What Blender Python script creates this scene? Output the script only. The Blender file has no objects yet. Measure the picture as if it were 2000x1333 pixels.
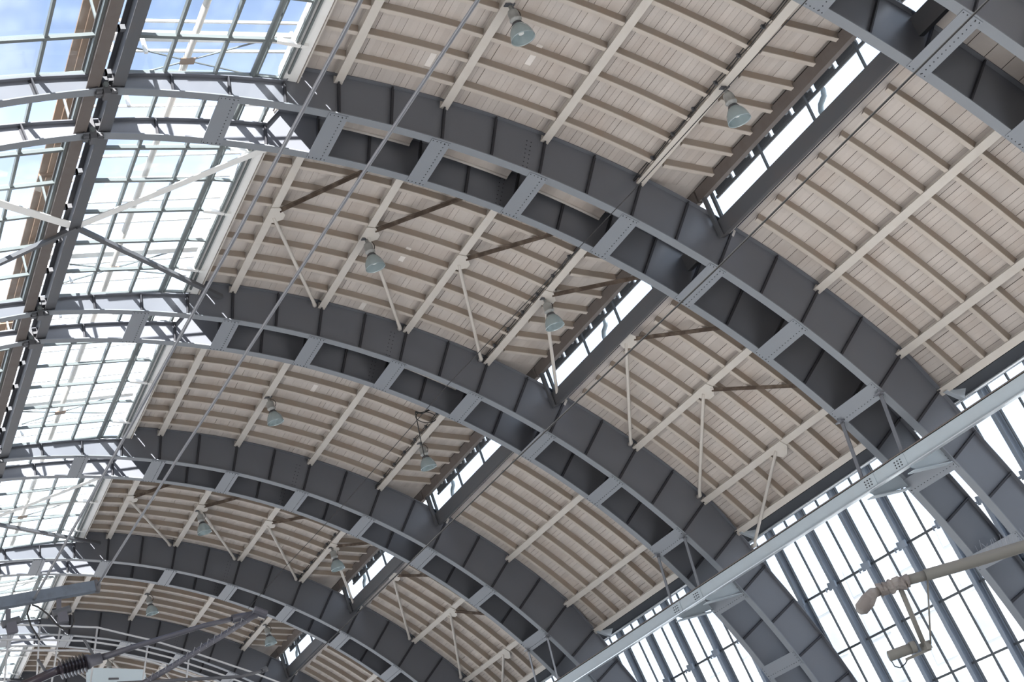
import bpy, math, random
from mathutils import Vector, Matrix
random.seed(7)
SC = bpy.context.scene
COL = SC.collection
R_ = math.radians

# ------------------------------------------------------------------ camera
cam_d = bpy.data.cameras.new('camera'); cam = bpy.data.objects.new('camera', cam_d); COL.objects.link(cam)
cam_d.sensor_width = 36.0; cam_d.lens = 51.26; cam_d.clip_end = 600
right = Vector((0.85680734, -0.39876343, -0.32690809))
down = Vector((-0.11869318, 0.46444077, -0.87761421))
fwd = Vector((0.5017899, 0.79074806, 0.35060576))
m = Matrix((right, -down, -fwd)).transposed().to_4x4()
m.translation = Vector((-7.29, 0.0, 1.7))
cam.matrix_world = m
SC.camera = cam

# ------------------------------------------------------------------ world, sun, exposure
w = bpy.data.worlds.new('sky'); SC.world = w; w.use_nodes = True
nt = w.node_tree; nt.nodes.clear()
tc = nt.nodes.new('ShaderNodeTexCoord'); sx = nt.nodes.new('ShaderNodeSeparateXYZ')
nt.links.new(tc.outputs['Generated'], sx.inputs[0])
rp = nt.nodes.new('ShaderNodeValToRGB'); rp.color_ramp.interpolation = 'EASE'
nt.links.new(sx.outputs['Z'], rp.inputs[0])
e = rp.color_ramp.elements
e[0].position = 0.0; e[0].color = (0.84, 0.94, 1.08, 1)
e[1].position = 1.0; e[1].color = (0.12, 0.20, 0.42, 1)
k = e.new(0.43); k.color = (0.86, 0.95, 1.08, 1)
k = e.new(0.60); k.color = (0.27, 0.37, 0.58, 1)
nz = nt.nodes.new('ShaderNodeTexNoise'); nz.inputs['Scale'].default_value = 3.2; nz.inputs['Detail'].default_value = 5
nt.links.new(tc.outputs['Generated'], nz.inputs['Vector'])
cr = nt.nodes.new('ShaderNodeValToRGB'); cr.color_ramp.elements[0].position = 0.50; cr.color_ramp.elements[1].position = 0.74
nt.links.new(nz.outputs['Fac'], cr.inputs[0])
mx = nt.nodes.new('ShaderNodeMix'); mx.data_type = 'RGBA'
nt.links.new(cr.outputs['Color'], mx.inputs['Factor']); nt.links.new(rp.outputs['Color'], mx.inputs[6])
mx.inputs[7].default_value = (1.0, 1.0, 1.0, 1)
bg = nt.nodes.new('ShaderNodeBackground'); bg.inputs['Strength'].default_value = 3.6
nt.links.new(mx.outputs[2], bg.inputs['Color'])
wo = nt.nodes.new('ShaderNodeOutputWorld'); nt.links.new(bg.outputs[0], wo.inputs[0])

sun_d = bpy.data.lights.new('sun', 'SUN'); sun = bpy.data.objects.new('sun', sun_d); COL.objects.link(sun)
sun_d.energy = 36.0; sun_d.angle = R_(0.6); sun_d.color = (1.0, 0.98, 0.95)
sun.rotation_euler = Vector((-0.46, -1.15, 1.0)).to_track_quat('Z', 'Y').to_euler()

vs = SC.view_settings
vs.view_transform = 'Standard'; vs.look = 'None'; vs.gamma = 1.0; vs.use_curve_mapping = False
vs.exposure = -0.62

# ------------------------------------------------------------------ materials
def mat(name, col, rough=0.6, metal=0.0, var=0.0, dirt=0.0, dirt_col=(0.2, 0.13, 0.08), scale=2.0, spec=0.4, bump=0.0):
    ma = bpy.data.materials.new(name); ma.use_nodes = True
    t = ma.node_tree; b = t.nodes['Principled BSDF']
    b.inputs['Roughness'].default_value = rough; b.inputs['Metallic'].default_value = metal
    b.inputs['Specular IOR Level'].default_value = spec
    src = t.nodes.new('ShaderNodeRGB'); src.outputs[0].default_value = (*col, 1); out = src.outputs[0]
    if var:
        oi = t.nodes.new('ShaderNodeObjectInfo'); hs = t.nodes.new('ShaderNodeHueSaturation')
        mr = t.nodes.new('ShaderNodeMapRange'); mr.inputs[3].default_value = 1 - var; mr.inputs[4].default_value = 1 + var
        t.links.new(oi.outputs['Random'], mr.inputs[0]); t.links.new(mr.outputs[0], hs.inputs['Value'])
        t.links.new(out, hs.inputs['Color']); out = hs.outputs[0]
    if dirt:
        ge = t.nodes.new('ShaderNodeNewGeometry'); n = t.nodes.new('ShaderNodeTexNoise')
        n.inputs['Scale'].default_value = scale; n.inputs['Detail'].default_value = 6
        t.links.new(ge.outputs['Position'], n.inputs['Vector'])
        r = t.nodes.new('ShaderNodeValToRGB'); r.color_ramp.elements[0].position = 0.45; r.color_ramp.elements[1].position = 0.8
        t.links.new(n.outputs['Fac'], r.inputs[0])
        mm = t.nodes.new('ShaderNodeMath'); mm.operation = 'MULTIPLY'; mm.inputs[1].default_value = dirt
        t.links.new(r.outputs[0], mm.inputs[0])
        x = t.nodes.new('ShaderNodeMix'); x.data_type = 'RGBA'
        t.links.new(mm.outputs[0], x.inputs['Factor']); t.links.new(out, x.inputs[6]); x.inputs[7].default_value = (*dirt_col, 1)
        out = x.outputs[2]
    if bump:
        ge2 = t.nodes.new('ShaderNodeNewGeometry'); n2 = t.nodes.new('ShaderNodeTexNoise'); n2.inputs['Scale'].default_value = 60
        t.links.new(ge2.outputs['Position'], n2.inputs['Vector'])
        bp = t.nodes.new('ShaderNodeBump'); bp.inputs['Strength'].default_value = bump; bp.inputs['Distance'].default_value = 0.01
        t.links.new(n2.outputs['Fac'], bp.inputs['Height']); t.links.new(bp.outputs[0], b.inputs['Normal'])
    t.links.new(out, b.inputs['Base Color'])
    return ma
def glass(name, tint, refl=0.06, rough=0.04):
    ma = bpy.data.materials.new(name); ma.use_nodes = True
    t = ma.node_tree; t.nodes.clear()
    a = t.nodes.new('ShaderNodeBsdfTransparent'); a.inputs[0].default_value = (*tint, 1)
    g = t.nodes.new('ShaderNodeBsdfGlossy'); g.inputs['Roughness'].default_value = rough
    x = t.nodes.new('ShaderNodeMixShader'); x.inputs[0].default_value = refl
    ge = t.nodes.new('ShaderNodeNewGeometry'); n = t.nodes.new('ShaderNodeTexNoise'); n.inputs['Scale'].default_value = 1.3
    t.links.new(ge.outputs['Position'], n.inputs['Vector'])
    r = t.nodes.new('ShaderNodeValToRGB'); r.color_ramp.elements[0].color = (*[c * 0.86 for c in tint], 1); r.color_ramp.elements[1].color = (*tint, 1)
    t.links.new(n.outputs['Fac'], r.inputs[0]); t.links.new(r.outputs[0], a.inputs[0])
    o = t.nodes.new('ShaderNodeOutputMaterial')
    t.links.new(a.outputs[0], x.inputs[1]); t.links.new(g.outputs[0], x.inputs[2]); t.links.new(x.outputs[0], o.inputs[0])
    return ma
M = dict(
    board=mat('cream_board', (0.555, 0.51, 0.475), 0.8, var=0.07, dirt=0.38, dirt_col=(0.38, 0.28, 0.215), scale=1.1, spec=0.15, bump=0.2),
    newboard=mat('new_board', (0.80, 0.76, 0.72), 0.8, spec=0.15),
    cap=mat('rib_lit_underside', (0.54, 0.49, 0.44), 0.8, dirt=0.2, dirt_col=(0.40, 0.31, 0.24), scale=2.2, spec=0.15),  # paler than the rib: light on the undersides is put into the colour
    rib=mat('shade_dark_rib', (0.35, 0.30, 0.255), 0.8, dirt=0.3, dirt_col=(0.35, 0.22, 0.14), scale=2.2, spec=0.15),  # rib sides darkened: their shade is put into the colour
    purlin=mat('beige_paint', (0.62, 0.585, 0.54), 0.6, dirt=0.15, dirt_col=(0.45, 0.33, 0.24), scale=3, spec=0.3),
    skin=mat('roof_felt', (0.05, 0.035, 0.03), 0.9),
    steel=mat('shade_dark_steel', (0.15, 0.158, 0.18), 0.36, dirt=0.15, dirt_col=(0.145, 0.13, 0.13), scale=1.7, spec=0.6),  # darker than the flanges: shade on the webs is put into the colour
    flange=mat('grey_flange', (0.225, 0.245, 0.27), 0.5, dirt=0.12, dirt_col=(0.22, 0.19, 0.18), scale=1.7, spec=0.4),  # lighter than the webs: floor bounce on the undersides is in the colour
    batten=mat('grey_batten', (0.235, 0.256, 0.284), 0.5, dirt=0.10, dirt_col=(0.25, 0.2, 0.2), scale=3),
    stiff=mat('dark_stiffener', (0.04, 0.04, 0.047), 0.6),  # near black: the stiffeners' shadowed sides are put into the colour
    dark=mat('dark_steel', (0.10, 0.105, 0.115), 0.5, dirt=0.2, dirt_col=(0.16, 0.11, 0.09)),
    brown=mat('brown_steel', (0.15, 0.13, 0.12), 0.7, dirt=0.3, dirt_col=(0.09, 0.06, 0.045), scale=4),
    darkbrace=mat('dark_brown_brace', (0.09, 0.065, 0.05), 0.8, dirt=0.7, dirt_col=(0.30, 0.24, 0.19), scale=5),  # dark brown with lighter brown patches
    white=mat('white_or_sunlit_paint', (0.86, 0.86, 0.84), 0.5, dirt=0.15, dirt_col=(0.6, 0.57, 0.5), scale=3),
    bars=mat('glazing_steel', (0.16, 0.18, 0.18), 0.5),
    mull=mat('mullion_steel', (0.30, 0.35, 0.42), 0.45),
    thin=mat('thin_bar', (0.09, 0.10, 0.11), 0.5),
    wood=mat('walkway_wood', (0.27, 0.185, 0.13), 0.85, var=0.12, dirt=0.3, dirt_col=(0.25, 0.15, 0.09)),
    beam=mat('blue_grey_paint', (0.42, 0.48, 0.52), 0.5, dirt=0.12, dirt_col=(0.35, 0.3, 0.28), scale=2.5),
    gutter=mat('gutter_zinc', (0.06, 0.065, 0.075), 0.8, spec=0.1),
    alu=mat('zinc_edge', (0.75, 0.80, 0.84), 0.3, metal=0.6),
    lamp=mat('lamp_housing', (0.42, 0.43, 0.42), 0.45, metal=0.3),
    cable=mat('cable_black', (0.03, 0.03, 0.03), 0.6),
    rope=mat('steel_rope', (0.30, 0.31, 0.33), 0.4, metal=0.5),
    post=mat('lamp_post_grey', (0.25, 0.24, 0.21), 0.6, dirt=0.2, dirt_col=(0.3, 0.26, 0.2)),
    wrap=mat('brown_wrap', (0.27, 0.235, 0.21), 0.7, dirt=0.6, dirt_col=(0.6, 0.56, 0.5), scale=14),
    insul=mat('brown_insulator', (0.05, 0.04, 0.05), 0.25, spec=0.7),
    tube=mat('cantilever_tube', (0.12, 0.12, 0.14), 0.45, metal=0.4),
    rail=mat('railing_steel', (0.55, 0.56, 0.57), 0.45, metal=0.3),
    boxblue=mat('box_beam_paint', (0.13, 0.16, 0.20), 0.5, dirt=0.6, dirt_col=(0.07, 0.08, 0.10), scale=9),
    pale2=mat('eaves_grey', (0.30, 0.30, 0.30), 0.8),
    pale=mat('pale_panel', (0.55, 0.64, 0.68), 0.6),
    floor=mat('platform_concrete', (0.43, 0.43, 0.43), 0.8, dirt=0.3, dirt_col=(0.35, 0.33, 0.3), scale=0.6),
    ground=mat('ground', (0.40, 0.38, 0.35), 0.9, dirt=0.4, dirt_col=(0.25, 0.24, 0.22), scale=0.2),
    facade=mat('pale_facade', (0.80, 0.79, 0.77), 0.8),
    fwin=mat('facade_window', (0.44, 0.49, 0.54), 0.2),
    plain=mat('plain_ceiling', (0.60, 0.52, 0.44), 0.8),
    g_top=glass('lantern_glass', (0.93, 0.95, 0.96)),
    g_side=glass('window_glass', (0.86, 0.89, 0.92)),
    g_lamp=None,
)
def lampglass():
    ma = bpy.data.materials.new('bell_glass'); ma.use_nodes = True; t = ma.node_tree
    b = t.nodes['Principled BSDF']; b.inputs['Base Color'].default_value = (0.55, 0.64, 0.66, 1)
    b.inputs['Roughness'].default_value = 0.12; b.inputs['Metallic'].default_value = 0.35; b.inputs['Coat Weight'].default_value = 0.6
    tr = t.nodes.new('ShaderNodeBsdfTransparent'); tr.inputs[0].default_value = (0.75, 0.82, 0.84, 1)
    x = t.nodes.new('ShaderNodeMixShader'); x.inputs[0].default_value = 0.35
    o = t.nodes['Material Output']
    t.links.new(b.outputs[0], x.inputs[1]); t.links.new(tr.outputs[0], x.inputs[2]); t.links.new(x.outputs[0], o.inputs[0])
    return ma
M['g_lamp'] = lampglass()

# ------------------------------------------------------------------ mesh helpers
class MB:
    def __init__(s): s.v = []; s.f = []
    def add(s, vs, fs):
        o = len(s.v); s.v += [tuple(x) for x in vs]; s.f += [tuple(i + o for i in q) for q in fs]; return s
    def hexa(s, p):   # 8 points: bottom 4 ccw, top 4 ccw
        return s.add(p, [(3, 2, 1, 0), (4, 5, 6, 7), (0, 1, 5, 4), (1, 2, 6, 5), (2, 3, 7, 6), (3, 0, 4, 7)])
    def box(s, x0, x1, y0, y1, z0, z1):
        return s.hexa([(x0, y0, z0), (x1, y0, z0), (x1, y1, z0), (x0, y1, z0), (x0, y0, z1), (x1, y0, z1), (x1, y1, z1), (x0, y1, z1)])
    def bar(s, p, q, a, b, up=(0, 0, 1)):   # box along p-q, a = width sideways, b = height towards up
        p = Vector(p); q = Vector(q); d = (q - p).normalized(); u = Vector(up); sd = d.cross(u)
        if sd.length < 1e-4: sd = d.cross(Vector((1, 0, 0)))
        sd.normalize(); u = sd.cross(d).normalized()
        A = sd * a / 2; B = u * b / 2
        return s.hexa([p - A - B, p + A - B, q + A - B, q - A - B, p - A + B, p + A + B, q + A + B, q - A + B])
    def tube(s, pts, r, n=8, cap=True):
        pts = [Vector(p) for p in pts]; o = len(s.v); ring = []
        rs = r if isinstance(r, (list, tuple)) else [r] * len(pts)
        ref = None
        for i, p in enumerate(pts):
            d = (pts[min(i + 1, len(pts) - 1)] - pts[max(i - 1, 0)]).normalized()
            if ref is None: ref = d.orthogonal().normalized()
            a = (ref - d * ref.dot(d)).normalized(); ref = a; b = d.cross(a)
            for k in range(n):
                t = 2 * math.pi * k / n; s.v.append(tuple(p + a * math.cos(t) * rs[i] + b * math.sin(t) * rs[i]))
        for i in range(len(pts) - 1):
            for k in range(n):
                k2 = (k + 1) % n; s.f.append((o + i * n + k, o + i * n + k2, o + (i + 1) * n + k2, o + (i + 1) * n + k))
        if cap:
            s.f.append(tuple(o + k for k in reversed(range(n)))); s.f.append(tuple(o + (len(pts) - 1) * n + k for k in range(n)))
        return s
    def lathe(s, prof, n=20, c=(0, 0, 0)):   # prof = [(r, z)]
        return s.tube_prof(prof, n, c)
    def tube_prof(s, prof, n, c):
        o = len(s.v)
        for r, z in prof:
            for k in range(n):
                t = 2 * math.pi * k / n; s.v.append((c[0] + r * math.cos(t), c[1] + r * math.sin(t), c[2] + z))
        for i in range(len(prof) - 1):
            for k in range(n):
                k2 = (k + 1) % n; s.f.append((o + i * n + k, o + i * n + k2, o + (i + 1) * n + k2, o + (i + 1) * n + k))
        return s
    def prism(s, poly, y0, y1):   # poly in xz
        n = len(poly); o = len(s.v)
        s.v += [(x, y0, z) for x, z in poly] + [(x, y1, z) for x, z in poly]
        s.f.append(tuple(o + i for i in range(n))); s.f.append(tuple(o + n + i for i in reversed(range(n))))
        for i in range(n):
            j = (i + 1) % n; s.f.append((o + j, o + i, o + n + i, o + n + j))
        return s
    def arc(s, t0, t1, r0, r1, y0, y1, n):   # annular sector slab; r0/r1 numbers or functions of theta
        f0 = r0 if callable(r0) else (lambda t: r0); f1 = r1 if callable(r1) else (lambda t: r1)
        o = len(s.v)
        for i in range(n + 1):
            t = t0 + (t1 - t0) * i / n
            for (r, y) in ((f0(t), y0), (f1(t), y0), (f1(t), y1), (f0(t), y1)):
                p = P(t, r, y); s.v.append(tuple(p))
        for i in range(n):
            a = o + i * 4; b = a + 4
            for k in range(4):
                k2 = (k + 1) % 4; s.f.append((a + k, a + k2, b + k2, b + k))
        s.f.append((o + 3, o + 2, o + 1, o)); e_ = o + n * 4; s.f.append((e_, e_ + 1, e_ + 2, e_ + 3))
        return s
    def mesh(s, name, ma, smooth=False):
        me = bpy.data.meshes.new(name); me.from_pydata(s.v, [], s.f); me.update()
        if ma: me.materials.append(ma)
        if smooth:
            me.polygons.foreach_set('use_smooth', [True] * len(me.polygons))
        return me
    def build(s, name, ma, parent=None, loc=(0, 0, 0), smooth=False):
        return ob(name, s.mesh(name, ma, smooth), parent, loc)
def ob(name, me, parent=None, loc=(0, 0, 0), rot=None, scale=None):
    o = bpy.data.objects.new(name, me); COL.objects.link(o); o.location = loc
    if rot: o.rotation_euler = rot
    if scale: o.scale = scale
    if parent: o.parent = parent
    return o
def thing(name, label, cat, loc=(0, 0, 0), group=None):
    o = ob(name, None, None, loc); o.empty_display_size = 0.2; tag(o, label, cat, group); return o
def tag(o, label, cat=None, group=None, kind=None):
    o['label'] = label
    if cat: o['category'] = cat
    if group: o['group'] = group
    if kind: o['kind'] = kind
    return o
def structure(o, label): o['kind'] = 'structure'; o['label'] = label; return o

# ------------------------------------------------------------------ the vault: two circular arcs meeting at the ridge x = 0
CX, CZ, RI = -0.967, -1.018, 18.0
def P(t, r, y): return Vector((CX + r * math.sin(R_(t)), y, CZ + r * math.cos(R_(t))))
YN = [13.258, 21.264, 29.450, 37.637, 45.752, 53.55, 61.6]
GAP = 1.169
YC = [y + GAP / 2 for y in YN]; HW = GAP / 2 + 0.1           # web centre lines at YC -/+ HW
def r_pb(t): return 18.75 + 0.0095 * (t - 16.85)             # underside of the purlins
def r_dk(t): return r_pb(t) + 0.20                           # underside of the boards
def r_web(t):
    if t < 13.8: return 18.28 + (t - 3.1) * 0.022
    if t < 14.2: return 18.515 + (t - 13.8) / 0.4 * (r_dk(14.2) - 0.03 - 18.515)
    if t < 57: return r_dk(t) - 0.03
    if t < 64: return (r_dk(57) - 0.03) + (t - 57) / 7 * (19.03 - (r_dk(57) - 0.03))
    return 19.03 - 0.004 * (t - 64)
BK = [10.213 + 6.631 * k_ for k_ in range(13)]                # battens and purlin lines
PUR = BK[1:8]                                                 # 16.8 .. 56.6
T0, T1 = 3.12, 92.0
ARCH = ['corner arch', 'first full arch', 'second full arch', 'third full arch', 'fourth full arch', 'fifth arch', 'farthest arch']
BAY = {-1: 'in front of the corner arch', 0: 'between the corner and first full arches', 1: 'between the first and second full arches',
       2: 'between the second and third full arches', 3: 'between the third and fourth full arches',
       4: 'between the fourth and fifth arches', 5: 'between the fifth and farthest arches'}
ORD = ['first', 'second', 'third', 'fourth', 'fifth', 'sixth', 'seventh', 'eighth', 'ninth']
def bay_y(b):
    y0 = YC[b] + HW if b >= 0 else YC[0] - HW - 6.75
    return y0, YC[b + 1] - HW

# ------------------------------------------------------------------ ground and floor
fl = MB().box(-19, 18.2, -32, 72, -0.3, 0).build('floor', M['floor']); structure(fl, 'pale concrete platform floor of the station hall')
gr = MB().box(-250, 250, -200, 300, -1.2, -0.9).build('floor_outside', M['ground']); structure(gr, 'grey street ground around the station hall')

# ------------------------------------------------------------------ steel arches
me_web = MB().arc(T0, T1, RI, r_web, -0.011, 0.011, 110).mesh('web', M['steel'])
me_bfl = MB().arc(T0, T1, RI - 0.022, RI, -0.1, 0.1, 110).mesh('bottom_flange', M['flange'])
me_tfl = MB().arc(T0, T1, lambda t: r_web(t), lambda t: r_web(t) + 0.02, -0.1, 0.1, 110).mesh('top_flange', M['steel'])
ST = [BK[0] + 3.3155 * j for j in range(-2, 25)]
me_st = {}
for t in ST:
    b_ = MB(); rt = r_web(t) - 0.004
    def q_(dt, r, y): return P(t + math.degrees(dt / r), r, y)
    for (a0, a1, y0, y1) in ((-0.014, 0.014, -0.095, -0.011), (-0.014, 0.05, -0.022, -0.011)):
        b_.hexa([q_(a0, RI, y0), q_(a1, RI, y0), q_(a1, RI, y1), q_(a0, RI, y1), q_(a0, rt, y0), q_(a1, rt, y0), q_(a1, rt, y1), q_(a0, rt, y1)])
    me_st[t] = b_.mesh('stiffener', M['stiff'])
BW = 1.2255 / 2
me_bat = []; me_riv = []; me_dia = []
for t in BK:
    me_bat.append(MB().arc(t - BW, t + BW, RI - 0.036, RI - 0.022, -HW - 0.06, HW + 0.06, 3).mesh('batten', M['batten']))
    rv = MB()
    for y in [HW * (-1 + 2 * i / 13) for i in range(14)]:
        c = P(t + 0.28, RI - 0.04, y); rv.box(c.x - 0.008, c.x + 0.008, y - 0.008, y + 0.008, c.z - 0.006, c.z + 0.006)
    for sgn in (-1, 1):
        for i in range(5):
            c = P(t - 0.5 + i * 0.25, RI - 0.04, sgn * (HW + 0.02)); rv.box(c.x - 0.008, c.x + 0.008, c.y - 0.008, c.y + 0.008, c.z - 0.006, c.z + 0.006)
    me_riv.append(rv.mesh('rivets', M['stiff']))
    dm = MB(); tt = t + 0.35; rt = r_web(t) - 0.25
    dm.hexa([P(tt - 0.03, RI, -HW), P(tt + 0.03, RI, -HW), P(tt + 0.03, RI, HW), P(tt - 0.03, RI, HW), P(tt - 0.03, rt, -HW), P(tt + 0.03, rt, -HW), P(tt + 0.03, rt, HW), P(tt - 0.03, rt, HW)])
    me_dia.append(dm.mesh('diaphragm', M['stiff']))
jn = MB()
jn.box(-0.06, 0.06, -0.11, 0.11, 16.82, 17.3); jn.box(-0.2, 0.2, -0.025, 0.025, 16.86, 17.1)
for sx_ in (-1, 1):
    for zz in (16.9, 17.12): jn.box(sx_ * 0.13 - 0.05, sx_ * 0.13 + 0.05, -0.10, 0.10, zz - 0.03, zz + 0.03)
me_jn = jn.mesh('crown_joint', M['dark'])
me_pin = MB().tube([(0, -0.15, 17.0), (0, 0.15, 17.0)], 0.05, 12).mesh('hinge_pin', M['bars'])
spl = MB()
for j in range(7):
    for i in range(2):
        c = P(29.0 + i * 0.28, 18.1 + j * 0.11, -0.016); spl.box(c.x - 0.009, c.x + 0.009, -0.02, -0.011, c.z - 0.009, c.z + 0.009)
me_spl = spl.mesh('rivet_row', M['stiff'])
ARCH_L = ['wide grey double steel arch crossing the top right corner', 'largest double steel arch, sweeping whole from upper left to right edge',
          'second full double steel arch, behind the largest one', 'third full double steel arch from the front, ending mid lower right',
          'fourth full double steel arch from the front, behind the braced bay', 'fifth double steel arch, behind the railing at lower left', 'farthest double steel arch, deep at the bottom left']
for i, yc in enumerate(YC):
    A = thing('steel_arch', ARCH_L[i], 'arch', (0, yc, 0), 'double steel arches of the hall')
    for s in (-1, 1):                                           # near, far girder
        for hx in (1, -1):                                      # right half, left half
            g = ob('girder', me_web, A, (0, s * HW, 0), None, (hx, 1, 1))
            ob('bottom_flange', me_bfl, g); ob('top_flange', me_tfl, g)
            for j, t in enumerate(ST):
                if hx == 1 or j < 6: ob('stiffener', me_st[t], g)
            if hx == 1: ob('rivet_row', me_spl, g)['kind'] = 'stuff'
        ob('crown_joint', me_jn, A, (0, s * HW, 0)); ob('hinge_pin', me_pin, A, (0, s * HW, 0))
    for k_ in range(13):
        bt = ob('batten', me_bat[k_], A); ob('rivets', me_riv[k_], bt)['kind'] = 'stuff'
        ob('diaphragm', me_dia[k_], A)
        if k_ < 3:
            bt = ob('batten', me_bat[k_], A, scale=(-1, 1, 1)); ob('rivets', me_riv[k_], bt)['kind'] = 'stuff'

# ------------------------------------------------------------------ ceilings: felt, planks, ribs
TE = 14.25                                                     # deck edge at the ridge glazing
TAIL0 = P(BK[4], r_dk(BK[4]), 0); TAIL1 = Vector((11.74, 0, 13.97))
TL = (TAIL1 - TAIL0); TLEN = TL.length; TDIR = TL.normalized(); TROT = math.atan2(-TDIR.z, TDIR.x)
LOW0, LOW1 = 43.55, 60.35
PW = 0.1225
me_pl = MB().box(-PW / 2 + 0.0, PW / 2, -0.5, 0.5, 0, 0.022).mesh('plank', M['board'])
me_wide = MB().box(-0.18, 0.18, -0.5, 0.5, 0, 0.022).mesh('plank', M['board'])
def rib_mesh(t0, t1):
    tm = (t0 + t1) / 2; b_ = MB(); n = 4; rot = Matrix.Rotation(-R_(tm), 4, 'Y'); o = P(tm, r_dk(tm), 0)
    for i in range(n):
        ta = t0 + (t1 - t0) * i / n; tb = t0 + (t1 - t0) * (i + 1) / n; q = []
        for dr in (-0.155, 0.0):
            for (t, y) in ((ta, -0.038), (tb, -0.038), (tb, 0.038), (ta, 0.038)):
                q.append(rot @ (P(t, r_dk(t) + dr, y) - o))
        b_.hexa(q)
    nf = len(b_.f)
    for i in range(n):                                          # pale strip: light on the rib's underside put into colour and shape
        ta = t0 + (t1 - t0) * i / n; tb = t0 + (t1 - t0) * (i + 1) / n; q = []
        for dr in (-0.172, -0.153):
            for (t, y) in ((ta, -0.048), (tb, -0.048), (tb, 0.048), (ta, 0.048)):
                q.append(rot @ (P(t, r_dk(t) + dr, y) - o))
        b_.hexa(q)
    me = b_.mesh('rib', M['rib']); me.materials.append(M['cap'])  # cap: the pale strip, lit underside as colour
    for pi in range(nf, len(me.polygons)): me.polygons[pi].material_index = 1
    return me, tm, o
ribspec = []
edges = [TE] + BK[1:5]
for a, b in zip(edges[:-1], edges[1:]): ribspec.append(rib_mesh(a + 0.26, b - 0.26) if a != TE else rib_mesh(a, b - 0.26))
edges = [LOW0 + 0.1] + BK[6:8] + [60.1]
for a, b in zip(edges[:-1], edges[1:]): ribspec.append(rib_mesh(a + 0.26, b - 0.26))
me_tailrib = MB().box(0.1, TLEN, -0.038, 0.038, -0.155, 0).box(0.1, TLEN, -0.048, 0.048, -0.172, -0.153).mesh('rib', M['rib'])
me_tailrib.materials.append(M['cap'])  # pale strip again, the lit underside as colour
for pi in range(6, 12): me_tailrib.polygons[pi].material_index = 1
me_tailrib2 = MB().box(TLEN + 0.1, TLEN + 0.34, -0.04, 0.04, -0.13, -0.04).mesh('rafter_tail', M['white'])
def deck_positions():
    out = []
    for a, b in ((TE, BK[4]), (LOW0, LOW1)):
        L = R_(b - a) * 19.0; n = int(round(L / PW)); d = (b - a) / n
        for i in range(n):
            t = a + d * (i + 0.5); out.append((P(t, r_dk(t), 0), R_(t)))
    n = int(round(TLEN / PW))
    for i in range(n): out.append((TAIL0 + TL * ((i + 0.5) / n), TROT))
    return out
DP = deck_positions()
def skin(b_, y0, y1):
    b_.arc(TE, BK[4], lambda t: r_dk(t) + 0.03, lambda t: r_dk(t) + 0.12, y0, y1, 24)
    b_.arc(LOW0, LOW1, lambda t: r_dk(t) + 0.03, lambda t: r_dk(t) + 0.12, y0, y1, 18)
    n = Vector((-TDIR.z, 0, TDIR.x)); a = TAIL0 + n * 0.03; c = TAIL1 + TDIR * 0.38 + n * 0.03
    b_.prism([(a.x, a.z), (c.x, c.z), (c.x + n.x * 0.09, c.z + n.z * 0.09), (a.x + n.x * 0.09, a.z + n.z * 0.09)], y0, y1)
me_sof = {}
for k_ in (1, 2, 3, 5, 6):
    rs = 18.73 if k_ < 4 else 18.86
    me_sof[k_] = MB().arc(BK[k_] + 1.0, BK[k_ + 1] - 0.8, rs - 0.035, rs, HW - 0.19, HW - 0.13, 4).mesh('soffit_edge', M['purlin'])
for b in range(-1, 6):
    y0, y1 = bay_y(b); L = y1 - y0; ym = (y0 + y1) / 2
    s_ = MB(); skin(s_, y0 - (HW if b > -1 else 0), y1 + HW)
    C = s_.build('ceiling', M['skin']); structure(C, 'cream boarded vault ceiling ' + BAY[b])
    for (p, rt) in DP:
        ob('plank', me_pl, C, (p.x + random.uniform(-.002, .002), ym, p.z + random.uniform(-.004, .004)), (0, rt + random.uniform(-.012, .012), 0), (random.uniform(0.925, 0.965) if random.random() < (0.5 if rt < 0.66 else 0.15) else random.uniform(0.975, 0.995), L, 1))
    for j in range(8):
        y = y0 + L * (j + 1) / 9
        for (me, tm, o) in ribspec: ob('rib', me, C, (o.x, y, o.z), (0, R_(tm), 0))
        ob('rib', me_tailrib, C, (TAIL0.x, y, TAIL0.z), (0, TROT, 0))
        ob('rafter_tail', me_tailrib2, C, (TAIL0.x, y, TAIL0.z), (0, TROT, 0))
    for k_ in (1, 2, 3):                                         # lower soffit in the slot between the two girders
        ta, tb = BK[k_] + 1.0, BK[k_ + 1] - 0.8; rs = 18.73 if k_ < 4 else 18.86; n = 14
        for i in range(n):
            t = ta + (tb - ta) * (i + 0.5) / n; p = P(t, rs, 0)
            ob('plank', me_pl, C, (p.x, y1 + HW, p.z), (0, R_(t), 0), (0.97, 2 * HW - 0.22, 1))
        ob('soffit_edge', me_sof[k_], C, (0, y1 + HW, 0))
    for (p, rt) in DP[1::3]: ob('plank', me_wide, C, (p.x, y1 + HW, p.z), (0, rt, 0), (1, 2 * HW, 1))
for t, y, b in ((21.4, 20.0, 0), (26.6, 19.15, 0), (26.8, 26.5, 1), (26.3, 28.9, 1), (26.7, 33.6, 2)):
    o = MB().box(-0.06, 0.06, -0.30, 0.30, -0.012, 0).build('repair_board', M['newboard'], bpy.data.objects['ceiling' + ('.%03d' % (b + 1) if b >= 0 else '')])
    p = P(t, r_dk(t), y); o.location = p; o.rotation_euler = (0, R_(t), 0); o['label'] = 'paler replacement board'
# rest of the hall, out of view: left vault and the hall behind the viewer
lf = MB(); lf.arc(TE, 61, 19.0, 19.12, -32, 63.4, 40)
lfo = lf.build('ceiling_left', M['plain']); lfo.scale = (-1, 1, 1); structure(lfo, 'far left half of the vault ceiling')
bk = MB(); bk.arc(TE, 61, 19.0, 19.12, -32, bay_y(-1)[0], 40)
structure(bk.build('ceiling_rear', M['plain']), 'vault ceiling behind the viewer')

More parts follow.
